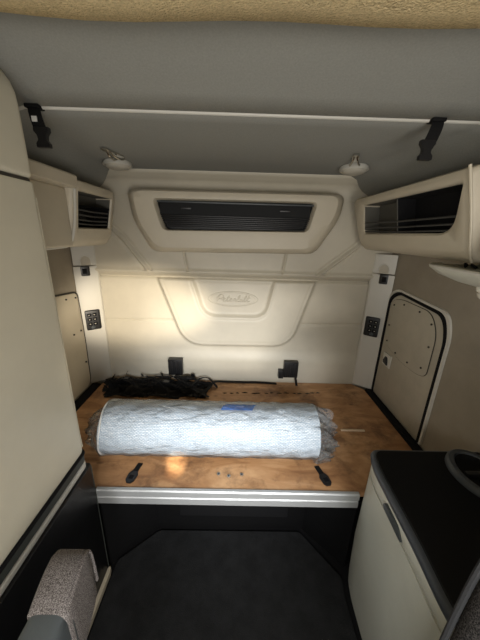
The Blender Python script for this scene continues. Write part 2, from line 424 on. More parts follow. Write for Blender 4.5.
# ------------------------------------------------------------------ bunk
bunk = t = thing('bunk', 'stained plywood bunk with aluminium front rail and black base, across the back', 'bunk', (0, 1.33, 0))
o = obj('plywood_deck', prism([(-1.0, .905), (.935, .905), (.935, 1.752), (.87, 1.828), (-.955, 1.828), (-1.0, 1.752)], 'z', .475, .5, .002), M['ply'], t, 'stained orange plywood sheet')
def rail():
    pr = [(.905, .506), (.893, .506), (.888, .501), (.888, .474), (.893, .470), (.893, .466), (.889, .462), (.889, .430), (.893, .426), (.905, .426)]
    return prism(pr, 'x', -.612, .535)
obj('front_rail', rail(), M['alu'], t, 'ribbed aluminium rail')
obj('edge_seal', prism([(.936, 1.752), (.936, .91), (.986, .91), (.986, 1.752)], 'z', .47, .512, .006), M['matte'], t, 'black rubber side seal')
obj('edge_seal', prism([(-1.001, 1.752), (-1.001, .91), (-1.07, .91), (-1.07, 1.752)], 'z', .47, .503, .006), M['matte'], t)
# three bolts
for x, y in ((-.088, .985), (-.040, .975), (.020, .985)):
    bb = obj('bolt', cyl((x, y, .4995), (x, y, .505), .009, .008, 16), M['chrome'], t)
    obj('bolt_recess', cyl((x, y, .5045), (x, y, .5055), .004, n=6), M['screw'], bb)
for i in range(15):   # row of burnt nicks at the back of the deck
    x = -.09+i*.048+random.uniform(-.012, .012); y = 1.668+random.uniform(-.006, .006)+.02*(i/16)
    l = random.uniform(.005, .022)
    obj('nick', tube([(x-l, y, .5003), (x, y+random.uniform(-.004, .004), .5006), (x+l, y+random.uniform(-.004, .004), .5003)], [.0015, .005, .0015], 6), M['groove'], t, 'dark nick')
obj('slot_lit_edge', box(.600, .738, 1.297, 1.309, .4995, .508, .002), M['slot_edge'], None, 'pale strip painted as the lit edge of a slot, right side of the plywood', 'slot edge')  # lit front edge of a slot, painted as a pale raised strip

# base under the bunk
bp = [(-.615, .912), (-.425, 1.08), (.375, 1.09), (.545, .91), (.58, .93), (.39, 1.12), (-.43, 1.11), (-.65, .93)]
t = bunk
obj('base_panel', prism(bp, 'z', .0, .424), M['panelblack'], t, 'black base panel')
obj('support_frame', box(-.98, .93, 1.13, 1.70, .40, .475), M['matte'], t)
obj('rail_bracket', prism([(-.50, .47), (-.50, .43), (-.44, .47)], 'y', .96, .97), M['alu'], t)
obj('access_flap', box(-.30, .28, 1.068, 1.083, .12, .40, .006), M['black'], t)
obj('flap_latch', box(.09, .14, 1.060, 1.0685, .33, .345, .003), M['greyplastic'], t)
# floor mat
mp_ = [(-.415, 1.068), (.355, 1.072), (.52, .86), (.505, .80), (.505, -.35), (-.58, -.35), (-.585, .92)]
obj('floor_mat', prism(rloop([Vector((*p, 0)) for p in mp_], .02), 'z', 0, .012, .003), M['mat'], None, 'charcoal carpet mat filling the floor in front of the bunk', 'floor mat')

# ------------------------------------------------------------------ wrapped roll
RY, RZ, RR = 1.140, .632, .1285
t = thing('wrapped_roll', 'white roll in clear plastic lying along the bunk board', 'roll', (-.18, RY, .5))
def rollmesh():
    b = nb(); nx, na = 60, 72; uvl = b.loops.layers.uv.new('UVMap'); V = []
    X0, X1 = -.650, .382; xs = [X0+i*(X1-X0)/nx for i in range(nx+1)]
    prof = [(X0, .04), (X0, .085), (X0-.004, .115), (X0+.001, .128)] + [(x, None) for x in xs[1:-1]] + [(X1, .128), (X1+.003, .11), (X1, .05)]
    for i, (x, r) in enumerate(prof):
        row = []
        for a in range(na):
            th = 2*PI*a/na
            rr = r if r else RR-.003+.0022*math.sin(x*23+th*2)+.0016*math.sin(x*61-th*3)
            zz = RZ+rr*math.sin(th); zz = max(zz, .5015)
            row.append(b.verts.new((x, RY+rr*math.cos(th), zz)))
        V.append(row)
    for i in range(len(V)-1):
        for a in range(na):
            f = b.faces.new((V[i][a], V[i][(a+1) % na], V[i+1][(a+1) % na], V[i+1][a]))
            for l, (ii, aa) in zip(f.loops, ((i, a), (i, a+1), (i+1, a+1), (i+1, a))):
                l[uvl].uv = (prof[ii][0]*75, aa/na*60)
    b.faces.new(V[0]); b.faces.new(V[-1][::-1])
    return b
obj('roll_body', rollmesh(), M['roll'], t, 'finely ribbed white roll')
obj('end_band', tube([(-.645+.005*math.sin(3*a), RY+(RR+.0005)*math.cos(a), max(RZ+(RR+.0005)*math.sin(a), .505)) for a in np.linspace(0, 2*PI, 60, endpoint=False)], .0045, 8, True), M['white'], t, 'white ring at the left end')
obj('blue_label', loft([[Vector((x-.02+.05*s, RY+(RR+.0008)*math.cos(a), RZ+(RR+.0008)*math.sin(a))) for x in (-.07, -.02, .03, .085)] for a, s in ((1.75, 0), (1.62, .15), (1.5, .25), (1.38, .5))], closed=False), M['blue'], t, 'blue printed mark')
def wrap():
    b = nb(); V = []; na = 96
    def st(x, r, amp, sx=0): V.append((x, r, amp))
    # left gathered tail, body, right crumpled tail
    for x, r, amp in ((-.736, .010, .004), (-.734, .035, .010), (-.728, .062, .012), (-.717, .080, .012), (-.702, .093, .010), (-.684, .103, .008), (-.671, .113, .006), (-.660, .128, .004)): st(x, r, amp)
    for i in range(56): st(-.652+i*1.035/55, RR+.0035, .0030)
    for x, r, amp in ((.392, .133, .012), (.404, .128, .018), (.418, .120, .024), (.432, .108, .028), (.444, .092, .030), (.456, .072, .026), (.463, .045, .018), (.466, .018, .008)): st(x, r, amp)
    rows = []
    for i, (x, r, amp) in enumerate(V):
        row = []
        for a in range(na):
            th = 2*PI*a/na
            n = math.sin(th*7+x*40)+.7*math.sin(th*13-x*70+1)+.6*math.sin(th*19+x*25+2)+.5*math.sin(x*90+th*3)
            rr = r+amp*n*.5
            cz = RZ if -.655 < x < .388 else (RZ-.012 if x < 0 else RZ-.02)
            y = RY+rr*math.cos(th); z = max(cz+rr*math.sin(th), .5008)
            dx = (amp*1.2*math.sin(th*9+r*80) if abs(amp) > .005 else 0)
            row.append(b.verts.new((x+dx, y, z)))
        rows.append(row)
    for A, B in zip(rows, rows[1:]):
        for a in range(na): b.faces.new((A[a], A[(a+1) % na], B[(a+1) % na], B[a]))
    b.faces.new(rows[0]); b.faces.new(rows[-1][::-1])
    return b
obj('plastic_wrap', wrap(), M['film'], t, 'clear crinkled plastic wrap', smooth=70)

# ------------------------------------------------------------------ webbing heap, straps and brackets on the bunk
def web_heap():
    b = nb()
    for i in range(60):
        x = random.uniform(-.90, -.24); y = random.uniform(1.62, 1.76); z = random.uniform(.505, .60)
        ang = random.uniform(-.6, .6)+(PI if random.random() < .5 else 0); P = []
        for s in range(random.randint(8, 16)):
            P.append((x, y, z)); ang += random.uniform(-.55, .55)
            x += .026*math.cos(ang); y += .020*math.sin(ang); z += random.uniform(-.012, .013)
            if x < -.94 or x > -.20: ang = PI-ang; x = min(max(x, -.94), -.20)
            if y < 1.585 or y > 1.775: ang = -ang; y = min(max(y, 1.585), 1.775)
            hmax = .600-.10*abs(y-1.71)/.1-(.03 if x < -.8 or x > -.3 else 0)
            z = min(max(z, .5035), max(hmax, .52))
        tube(P, None, flat=(random.choice((.022, .030, .018)), .002), bm=b, up=lambda i, a=random.uniform(-.7, .7): Vector((math.sin(a), math.sin(i*.22+a*4)*.4, 1)))
    return b
def smooth(P, k=5):
    P = [Vector(p) for p in P]; Q = []
    for i in range(len(P)-1):
        p0, p1, p2, p3 = P[max(i-1, 0)], P[i], P[i+1], P[min(i+2, len(P)-1)]
        for j in range(k):
            t = j/k; Q.append(.5*((2*p1)+(p2-p0)*t+(2*p0-5*p1+4*p2-p3)*t*t+(3*p1-p0-3*p2+p3)*t**3))
    Q.append(P[-1]); return Q
t = thing('safety_net', 'heap of tangled black webbing straps at the back left of the bunk', 'safety net', (-.55, 1.65, .5))
obj('strap_tangle', web_heap(), M['web'], t, kind='stuff')
b = nb()   # folded cloth under the straps
gx, gy = 40, 14; G = []
for i in range(gx+1):
    row = []
    for j in range(gy+1):
        u, v = i/gx, j/gy; e = min(1, 6*min(u, 1-u), 5*min(v, 1-v))
        h = .5025+max(0, e)*(.036+.014*v+.010*math.sin(u*23+v*5)+.008*math.sin(u*41-v*13)+.006*math.sin(v*19+u*7))
        row.append(b.verts.new((-.92+.70*u, 1.595+.18*v+.01*math.sin(u*17), max(h, .5015))))
    G.append(row)
for A, B in zip(G, G[1:]):
    for j in range(gy): b.faces.new((A[j], A[j+1], B[j+1], B[j]))
obj('net_panel', b, M['web'], t, 'crumpled black net cloth', smooth=70)
obj('tail_strap', tube(smooth([(-.30, 1.66, .522), (-.25, 1.62, .508), (-.21, 1.68, .525), (-.18, 1.77, .522), (-.10, 1.800, .510), (.02, 1.805, .506), (.16, 1.808, .506), (.29, 1.80, .504)]), None, flat=(.024, .003), up=(0, 0, 1)), M['web'], t)
obj('tail_strap', tube(smooth([(-.34, 1.64, .55), (-.28, 1.73, .570), (-.22, 1.76, .56), (-.15, 1.72, .507)]), None, flat=(.022, .003), up=(0, .3, 1)), M['web'], t)
for x, y in ((-.80, 1.70), (-.50, 1.67), (-.36, 1.73)):
    obj('buckle', box(x-.022, x+.022, y-.016, y+.016, .570, .584, .004), M['black'], t)

def bracket(cx, label, foot):
    t = thing('strap_bracket', label, 'bracket', (cx, 1.80, .55), 'strap brackets against the back wall')
    obj('plate', box(cx-.052, cx+.052, 1.775, 1.815, .570, .695, .005), M['black'], t)
    for i in range(3): obj('rib', box(cx-.036+i*.029, cx-.021+i*.029, 1.770, 1.776, .582, .682, .002), M['black'], t)
    obj('mount', box(cx-.030, cx+.030, 1.814, 1.842, .60, .67, .003), M['black'], t)
    if foot:
        obj('foot', box(cx-.088, cx-.050, 1.785, 1.825, .555, .62, .005), M['black'], t)
        obj('strap_loop', tube(smooth([(cx+.04, 1.80, .58), (cx+.045, 1.79, .55), (cx+.05, 1.785, .52), (cx+.052, 1.775, .503)]), None, flat=(.016, .003), up=(0, 1, 0)), M['web'], t)
    return t
bracket(-.462, 'black ribbed strap bracket standing behind the webbing heap', 0)
bracket(.385, 'black ribbed strap bracket on the back wall, right of the webbing heap', 1)

def front_tab(x, y, rot, label):
    t = thing('strap_tab', label, 'strap end', (0, 0, .5), 'short black strap ends at the front of the bunk')
    R = Matrix.Translation((0, 0, 0)) @ Matrix.Rotation(rot, 4, 'Z')
    a = nb(); tube([(0, .055, .001), (0, .03, .003), (0, 0, .004), (0, -.02, .004)], None, flat=(.024, .003), bm=a, up=(0, 0, 1)); 
    t.location = (x, y, .5); ORG[t.name] = Vector((0, 0, 0)); t.rotation_euler = (0, 0, rot)
    obj('webbing', a, M['web'], t)
    h = [(-.014, .005), (-.022, -.012), (-.020, -.045), (-.010, -.058), (.010, -.058), (.020, -.045), (.022, -.012), (.014, .005)]
    obj('buckle', prism(h, 'z', .000, .009, .002), M['black'], t)
    obj('buckle_slot', box(-.010, .010, -.04, -.02, .0088, .0098), M['matte'], t)
    return t
front_tab(-.478, .985, -.15, 'short black strap end on the plywood, below the left part of the roll')
front_tab(.400, .990, .25, 'short black strap end on the plywood, below the right end of the roll')

# ------------------------------------------------------------------ overhead bin on the back wall
def cords(t, pts, r=.0035):
    for p, q in pts: obj('elastic_cord', tube([p, ((p[0]+q[0])/2, (p[1]+q[1])/2, (p[2]+q[2])/2-.002), q], r, 6), M['black'], t)
t = thing('storage_bin', 'cream overhead bin with long black slatted mouth, on the back wall', 'storage bin', (-.045, 1.70, 1.46))
def L6(pts, y, r): return [Vector((p.x, y, p.y)) for p in rloop([Vector(p) for p in pts], r)]
W0 = [(-.690, 1.808), (.602, 1.812), (.585, 1.68), (.455, 1.465), (-.560, 1.452), (-.660, 1.63)]
F0 = [(-.648, 1.800), (.560, 1.803), (.545, 1.676), (.425, 1.480), (-.525, 1.466), (-.620, 1.622)]
F1 = [(-.625, 1.788), (.538, 1.791), (.520, 1.676), (.402, 1.498), (-.505, 1.484), (-.598, 1.625)]
F2 = [(-.575, 1.768), (.485, 1.773), (.470, 1.672), (.400, 1.560), (-.495, 1.548), (-.555, 1.635)]
H0 = [(-.515, 1.753), (.420, 1.757), (.400, 1.68), (.380, 1.592), (-.466, 1.580), (-.492, 1.67)]
H1 = [(-.508, 1.748), (.413, 1.752), (.394, 1.68), (.374, 1.597), (-.460, 1.585), (-.486, 1.67)]
H2 = [(-.500, 1.745), (.405, 1.750), (.386, 1.68), (.366, 1.599), (-.452, 1.587), (-.478, 1.67)]
b = loft([L6(W0, 1.816, .05), L6(W0, 1.747, .05), L6(F0, 1.668, .06), L6(F1, 1.648, .06), L6(F2, 1.643, .05), L6(H0, 1.645, .035), L6(H1, 1.656, .03), L6(H2, 1.690, .025)])
obj('bin_shell', b, M['cream'], t, smooth=32)
obj('bin_interior', loft([L6(H2, 1.689, .025), L6(H2, 1.738, .025)], False, True), M['black'], t, 'black bin interior')
for i in range(7):
    z = 1.600+i*.0105
    obj('slat', box(-.452-i*.004, .364+i*.0035, 1.664, 1.682, z, z+.006, .0015), M['black'], t)
obj('mouth_lip', box(-.492, .400, 1.662, 1.675, 1.734, 1.742, .002), M['greyplastic'], t)
for x in (-.33, .24):
    obj('catch', box(x-.03, x+.03, 1.668, 1.676, 1.70, 1.712, .003), M['black'], t)
obj('backing_panel', box(-.480, .386, 1.676, 1.686, 1.672, 1.741), mat('dark_mesh', (.006, .0065, .007), .6, spec=.25), t)

# ------------------------------------------------------------------ overhead cabinets on the sides
def face_x(side, z):
    if side > 0: return .723-(z-1.5125)/(1.79-1.5125)*.091
    return -.800+(z-1.49)/(1.787-1.49)*.060
def cab_loop(side, pts, r, off=0., flat=None):
    out = []
    for p in rloop([Vector(p) for p in pts], r):
        x = flat if flat is not None else face_x(side, p.y)+off*side
        out.append(Vector((x, p.x, p.y)))
    return out
# right
t = thing('overhead_cabinet', 'long taupe overhead cabinet with open corded mouth on the right wall', 'cabinet', (.85, 1.30, 1.50), 'overhead cabinets along the side walls')
O0 = [(.865, 1.785), (1.752, 1.785), (1.752, 1.505), (.885, 1.505)]
O1 = [(.875, 1.775), (1.720, 1.775), (1.72, 1.523), (.892, 1.523)]
Hh = [(.893, 1.748), (1.600, 1.748), (1.655, 1.588), (.955, 1.588)]
Hi = [(.903, 1.741), (1.588, 1.741), (1.640, 1.596), (.963, 1.596)]
b = loft([cab_loop(1, O0, .03, 0, .985), cab_loop(1, O0, [.02, .05, .07, .03], .03), cab_loop(1, O1, [.02, .05, .06, .03], .006), cab_loop(1, [(.890, 1.762), (1.69, 1.762), (1.70, 1.54), (.905, 1.54)], .04, 0),
          cab_loop(1, Hh, [.02, .02, .03, .07], 0), cab_loop(1, Hi, [.02, .02, .03, .065], .008), cab_loop(1, Hi, [.02, .02, .03, .065], .10)], True, True)
obj('cabinet_shell', b, M['cream'], t, smooth=45)
LQ = [(1.275, 1.739), (1.586, 1.739), (1.638, 1.598), (1.305, 1.598)]
obj('grey_interior', loft([cab_loop(1, LQ, .005, .010), cab_loop(1, LQ, .005, .09)], False, True), M['inner'], t, 'grey far part of the interior')
obj('black_interior', loft([cab_loop(1, [(.906, 1.739), (1.27, 1.739), (1.30, 1.598), (.966, 1.598)], [.02, .005, .005, .06], .012), cab_loop(1, [(.906, 1.739), (1.27, 1.739), (1.30, 1.598), (.966, 1.598)], [.02, .005, .005, .06], .09)], False, True), M['matte'], t, 'black near part of the interior')
for i, z in enumerate((1.650, 1.626, 1.606)):
    y0 = .925+.012*i+.02*(z < 1.61); y1 = 1.618+.006*i
    obj('elastic_cord', tube([(face_x(1, z)+.012, y0, z), (face_x(1, z)+.012, (y0+y1)/2, z-.003), (face_x(1, z)+.012, y1, z)], .0042, 6), M['black'], t)
obj('end_bead', tube(smooth([(face_x(1, 1.782)-.002, .868, 1.782), (face_x(1, 1.65)-.004, .868, 1.65), (face_x(1, 1.54)-.002, .880, 1.54), (face_x(1, 1.51)+.012, .892, 1.508)]), .0045, 8), M['cream'], t)
# next cabinet towards the cab, cut by the frame
t = thing('side_cabinet', 'taupe closed cabinet at the right edge, nearer than the corded one', 'cabinet', (.87, .68, 1.5))
obj('body', box(.735, .985, .50, .860, 1.515, 1.80, .02, 3), M['side'], t)
obj('front_panel', box(.722, .7355, .52, .845, 1.53, 1.785, .004), M['side'], t)
# left
t = thing('overhead_cabinet', 'cream overhead cabinet with small corded mouth above the left pillar', 'cabinet', (-.92, 1.30, 1.49), 'overhead cabinets along the side walls')
O0 = [(1.31, 1.790), (1.752, 1.790), (1.752, 1.490), (1.31, 1.490)]
O1 = [(1.325, 1.780), (1.720, 1.780), (1.715, 1.51), (1.325, 1.51)]
Hh = [(1.336, 1.746), (1.682, 1.748), (1.676, 1.576), (1.352, 1.576)]
Hi = [(1.343, 1.740), (1.676, 1.742), (1.670, 1.582), (1.359, 1.582)]
b = loft([cab_loop(-1, O0, .03, 0, -1.07), cab_loop(-1, O0, [.02, .05, .08, .05], .03), cab_loop(-1, O1, [.02, .05, .07, .05], .006), cab_loop(-1, [(1.335, 1.765), (1.695, 1.765), (1.69, 1.53), (1.335, 1.53)], .04, 0),
          cab_loop(-1, Hh, .012, 0), cab_loop(-1, Hi, .012, .008), cab_loop(-1, Hi, .012, .10)], True, True)
LQ = [(1.345, 1.739), (1.675, 1.741), (1.669, 1.583), (1.361, 1.583)]
obj('grey_interior', loft([cab_loop(-1, LQ, .006, .010), cab_loop(-1, LQ, .006, .09)], False, True), M['inner'], t, 'grey far part of the interior')  # light on the upper interior put in as grey
obj('cabinet_shell', b, M['cream'], t, smooth=45)
obj('black_interior', loft([cab_loop(-1, [(1.347, 1.680), (1.672, 1.690), (1.667, 1.585), (1.363, 1.585)], .006, .008), cab_loop(-1, [(1.347, 1.68), (1.672, 1.69), (1.667, 1.585), (1.363, 1.585)], .006, .09)], False, True), M['matte'], t, 'black near part of the interior')  # shade in the lower interior put in as black
for i, z in enumerate((1.662, 1.640, 1.618, 1.600)):
    x = face_x(-1, z)-.012
    obj('elastic_cord', tube([(x, 1.352, z), (x, 1.50, z-.003), (x, 1.658, z)], .0042, 6), M['black'], t)
obj('top_fascia', loft([[Vector((x, y, z)) for x, z in ((-1.07, 1.80), (-.745, 1.80), (-.738, 1.793), (-.742, 1.752), (-.750, 1.746), (-1.07, 1.746))] for y in (.896, 1.32)], True, True), M['cream'], t)
obj('recessed_door', box(-1.07, -.790, .896, 1.312, 1.495, 1.748, .012, 3), M['cream'], t)
obj('door_bead', tube(smooth([(face_x(-1, 1.745)-.004, 1.314, 1.745), (face_x(-1, 1.64)+.001, 1.318, 1.64), (face_x(-1, 1.54)+.001, 1.312, 1.54), (face_x(-1, 1.505)-.006, 1.285, 1.502), (-.80, 1.22, 1.496), (-.80, 1.0, 1.494), (-.80, .905, 1.494)]), .006, 8), M['pipe'], t, 'pale bead')

# tray and lamp below the right cabinet
t = thing('wall_tray', 'pale boat-shaped tray on the right wall below the overhead cabinet', 'tray', (.85, .85, 1.43))
TL = []
for z, g, xo in ((1.484, 0, -.04), (1.478, -.004, -.04), (1.458, .02, -.02), (1.438, .06, .02), (1.425, .11, .07)):
    TL.append([Vector((p.x, p.y, z)) for p in rloop([Vector((.985, 1.10-g)), Vector((.79+xo, 1.09-g)), Vector((.715+xo, 1.00-g)), Vector((.685+xo, .50+g)), Vector((.985, .50+g))], [.01, .04, .05, .03, .01])])
obj('tray_shell', loft(TL, True, True), M['fridge'], t, smooth=50)
obj('rim', tube([Vector((v.x, v.y, 1.485)) for v in TL[0]][7:-7], .005, 6), M['pipe'], t)
lp = obj('reading_lamp', cyl((.76, .84, 1.440), (.76, .84, 1.420), .026, .022, bev=.002), M['knob'], t, 'small clear knob lamp')
obj('lens', cyl((.76, .84, 1.420), (.76, .84, 1.398), .021, .013, bev=.004), M['lens'], lp)
b = nb()
for i in range(12):
    y = .60+.35*i/11; P = [(.74+.05*random.random(), y-.02, 1.489), (.76+.05*random.random(), y, 1.495+.003*random.random()), (.79+.05*random.random(), y+.03, 1.489)]
    tube(smooth(P), .0045, 6, bm=b)
obj('black_cord', b, M['web'], None, 'black corded strap bunched on the wall tray at the right edge', 'cord')

# ------------------------------------------------------------------ luggage doors on the side walls
def gloop(pts, rad, x): return [Vector((x, p.x, p.y)) for p in rloop([Vector(p) for p in pts], rad, 8)]
t = thing('luggage_door', 'taupe luggage door with black gasket and screwed panel on the right wall', 'door', (.985, 1.47, .51))
G = [(1.742, .515), (1.742, 1.215), (1.665, 1.268), (1.235, 1.238), (1.190, 1.14), (1.190, .515)]
def ins(P, d):
    cy = sum(p[0] for p in P)/len(P); cz = sum(p[1] for p in P)/len(P); out = []
    for y, z in P: out.append((y-d*(1 if y > cy else -1), z-d*(1 if z > .9 else 0)))
    return out
rd = [.01, .10, .07, .10, .06, .01]
obj('outer_bead', loft([gloop(ins(G, -.010), rd, .992), gloop(ins(G, -.008), rd, .980), gloop(ins(G, .004), rd, .979), gloop(ins(G, .006), rd, .992)]), M['pillar'], t, 'pale door surround')
obj('gasket', loft([gloop(ins(G, .006), rd, .992), gloop(ins(G, .007), rd, .976), gloop(ins(G, .020), rd, .976), gloop(ins(G, .022), rd, .992)]), M['matte'], t, 'black rubber gasket')
dp = obj('door_panel', loft([gloop(ins(G, .021), rd, .992), gloop(ins(G, .023), rd, .984), gloop(ins(G, .032), rd, .982)], False, True), M['door'], t)
PP = [(1.690, .905), (1.700, 1.195), (1.60, 1.222), (1.33, 1.215), (1.262, 1.12), (1.262, .885), (1.33, .862), (1.50, .862)]
rp = [.04, .05, .06, .07, .06, .05, .05, .06]
ip = obj('screwed_panel', loft([gloop(PP, rp, .984), gloop(PP, rp, .977), gloop([(1.50+(y-1.5)*.96, 1.04+(z-1.04)*.96) for y, z in PP], rp, .975)], False, True), M['door'], t)
obj('panel_seam', tube(gloop(PP, rp, .980), .0028, 6, True), M['groove'], t)
for y, z in ((1.661, 1.172), (1.562, 1.198), (1.416, 1.196), (1.308, 1.160), (1.672, 1.034), (1.660, .930), (1.547, .892), (1.421, .889), (1.305, .915), (1.288, 1.043)):
    obj('screw', cyl((.977, y, z), (.971, y, z), .0062, .005, 12), M['screw'], ip)
lt = obj('latch_plate', box(.973, .984, 1.578, 1.668, .762, .848, .006), M['pillar'], t, 'pale latch plate')
obj('latch_paddle', prism([(1.600, .775), (1.645, .782), (1.648, .800), (1.630, .830), (1.612, .826), (1.604, .80)], 'x', .964, .974, .002), M['black'], lt)
# left
t = thing('luggage_door', 'pale screwed access panel on the left wall behind the wardrobe', 'door', (-1.065, 1.3, .51))
G2 = [(1.728, .52), (1.740, .90), (1.728, 1.180), (1.10, 1.235), (1.02, 1.15), (1.02, .52)]
obj('door_panel', loft([gloop(G2, [.05, .1, .04, .06, .06, .01], -1.074), gloop(G2, [.05, .1, .04, .06, .06, .01], -1.066), gloop(ins(G2, .008), [.05, .1, .04, .06, .06, .01], -1.060)], False, True), M['cream'], t)
obj('gasket', tube([Vector((-1.067, v.y, v.z)) for v in gloop(ins(G2, -.006), [.05, .1, .04, .06, .06, .01], 0)], .005, 6, True), M['groove'], t)
for y, z in ((1.60, 1.165), (1.695, 1.155), (1.62, .93), (1.70, .93), (1.70, .70), (1.40, 1.18), (1.20, 1.195)):
    obj('screw', cyl((-1.061, y, z), (-1.054, y, z), .006, .005, 12), M['screw'], t)

# ------------------------------------------------------------------ ceiling fittings
def ceiling_light(x, y, label):
    zc = 1.909+(1.765-y)*.048
    t = thing('ceiling_light', label, 'light', (x, y, zc-.045), 'round lights on the headliner')
    obj('bezel', cyl((x, y, zc), (x, y, zc-.022), .066, .074, 40, bev=.004), M['pillar'], t)
    b = nb(); bmesh.ops.create_uvsphere(b, u_segments=32, v_segments=12, radius=.064)
    for v in b.verts: v.co = Vector((x+v.co.x, y+v.co.y, zc-.021+v.co.z*.34))
    obj('lens', b, M['lens'], t)
ceiling_light(-.667, 1.60, 'round cream light on the ceiling, beside the left chrome hook')
ceiling_light(.556, 1.55, 'round cream light on the ceiling, beside the right chrome hook')
def hook(x, y, s, label):
    zc = 1.906+(1.765-y)*.048
    t = thing('coat_hook', label, 'hook', (x, y, zc-.04), 'chrome coat hooks on the ceiling')
    b = prism([(p.x, p.y) for p in rloop([Vector(p) for p in ((x-.015, y-.07), (x+.015, y-.07), (x+.015, y+.07), (x-.015, y+.07))], .014, 6)], 'z', zc-.008, zc)
    bmesh.ops.rotate(b, verts=b.verts, cent=(x, y, zc), matrix=Matrix.Rotation(s, 3, 'Z'))
    obj('plate', b, M['chrome'], t)
    for d in (-1, 1):
        b = tube(smooth([(x+d*.006, y-.03, zc-.006), (x+d*.012, y-.01, zc-.020), (x+d*.020, y+.03, zc-.026), (x+d*.022, y+.055, zc-.018)]), .004, 8)
        bmesh.ops.rotate(b, verts=b.verts, cent=(x, y, zc), matrix=Matrix.Rotation(s, 3, 'Z'))
        obj('prong', b, M['chrome'], t)
hook(-.620, 1.44, -.25, 'double chrome coat hook on the ceiling near the left light')
hook(.505, 1.41, -.35, 'double chrome coat hook on the ceiling near the right light')
def ceil_strap(x, label, tag):
    d = .012 if x < 0 else -.018
    t = thing('buckle_strap', label, 'strap', (x, 1.01, 1.82), 'buckle straps hanging from the ceiling seam')
    obj('webbing', tube(smooth([(x, 1.012, 1.944), (x+d*.1, 1.006, 1.92), (x+d*.5, 1.006, 1.89), (x+d, 1.010, 1.862)]), None, flat=(.038, .003), up=(0, 1, 0)), M['web'], t)
    h = [(-.024, 0), (-.015, -.012), (-.013, -.024), (-.021, -.034), (-.021, -.046), (.021, -.046), (.021, -.034), (.013, -.024), (.015, -.012), (.024, 0), (.024, .012), (-.024, .012)]
    obj('buckle', prism([(x+d*1.1+a, 1.868+c) for a, c in h], 'y', 1.001, 1.017, .0015), M['black'], t)
    obj('seam_anchor', box(x-.024, x+.020, .998, 1.03, 1.930, 1.940, .002), M['web'], t)
    if tag: obj('label_patch', box(x-.009, x+.007, 1.0015, 1.0045, 1.893, 1.908), M['white'], t, 'small white label')
ceil_strap(-.672, 'black buckle strap with white label hanging from the left ceiling seam', 1)
ceil_strap(.602, 'plain black buckle strap hanging from the right ceiling seam', 0)

# ------------------------------------------------------------------ wardrobe on the left
t = thing('wardrobe', 'tall cream wardrobe with black base at the left edge', 'wardrobe', (-.85, .2, 0))
def ward_sec(y, z0, z1, xo, rt):
    return rloop([Vector((-1.07, y, z0)), Vector((xo, y, z0)), Vector((xo, y, z1)), Vector((-1.07, y, z1))], [.001, .02, rt, .001])
def ward_shell(z0, z1, y0, y1, x, rt=.004, rc=.03):
    x += .016; y1 += .006
    Ls = []
    for a in np.linspace(0, PI/2, 7): Ls.append(ward_sec(y1-rc*(1-math.sin(PI/2-a)) if 0 else y1-rc+rc*math.sin(PI/2-a), z0, z1, x-rc*(1-math.cos(PI/2-a)), rt))
    Ls = [ward_sec(y1-rc+rc*math.cos(a), z0, z1, x-rc+rc*math.sin(a), rt) for a in np.linspace(0, PI/2, 7)]
    Ls.append(ward_sec(y0, z0, z1, x, rt))
    return loft(Ls, True, True)
obj('upper_door', ward_shell(1.708, 1.985, -.6, .88, -.636, .10), M['cream_door'], t)
obj('lower_door', ward_shell(.722, 1.700, -.6, .88, -.636), M['cream_door'], t)
obj('door_seam', ward_shell(1.699, 1.709, -.6, .876, -.640), M['groove'], t)
obj('bottom_gasket', ward_shell(.674, .724, -.6, .882, -.634), M['gasket'], t, 'dark green-grey rubber gasket')
obj('gasket_lip', ward_shell(.718, .726, -.6, .885, -.630), M['matte'], t)
obj('bottom_piping', ward_shell(.650, .675, -.6, .882, -.633), M['pipe'], t, 'cream piping')
obj('base_panel', ward_shell(.0, .651, -.6, .886, -.625, .004, .012), M['panelblack'], t, 'scuffed black base panel')
obj('kick_strip', prism([(-.609, .88), (-.598, .885), (-.592, .86), (-.592, -.3), (-.609, -.3)], 'z', 0, .035, .004), M['cream'], t, 'pale kick strip along the floor')
obj('corner_bead', tube([(-.611, .886, .03), (-.611, .886, .64)], .003, 8), M['gasket'], t)
obj('edge_bead', tube([(-.634, .886, 1.66), (-.634, .886, .80), (-.632, .886, .74)], .003, 8), M['cream_door'], t)

# ------------------------------------------------------------------ armrest
t = thing('armrest', 'grey tweed seat armrest with slate plastic end, lower left corner', 'armrest', (-.42, .37, .55))
def sec(y, x0, x1, z0, z1, r, dx=0):
    return rloop([Vector((x0+dx, y, z0)), Vector((x1+dx, y, z0)), Vector((x1+dx, y, z1)), Vector((x0+dx, y, z1))], r)
SS = []
for y, zt, g in ((.502, .700, .02), (.500, .760, .008), (.488, .785, .002), (.465, .799, 0), (.43, .806, 0), (.39, .806, 0), (.355, .802, 0), (.350, .796, .004)):
    c = -.404-(y-.35)*.20
    SS.append(sec(y, c-.044+g, c+.044-g, .60, zt, .018))
obj('pad', loft(SS, True, True), M['tweed'], t, smooth=70)
b = nb()
obj('seam_piping', tube(smooth([(-.362, .356, .800), (-.369, .39, .805), (-.377, .43, .804), (-.385, .465, .796), (-.392, .488, .778), (-.394, .499, .74), (-.394, .502, .64)]), .0045, 6), M['tweed'], t)
SS = [sec(y, -.403-.042+g, -.403+.040-g, .56, zt, .024) for y, zt, g in ((.368, .770, 0), (.362, .801, 0), (.33, .801, 0), (.25, .790, 0), (.16, .770, .0), (.14, .75, .01))]
obj('end_cap', loft(SS, True, True), M['greyplastic'], t, 'slate plastic end', smooth=60)
obj('pivot_post', box(-.46, -.40, .16, .30, .0, .575, .01), M['black'], t)

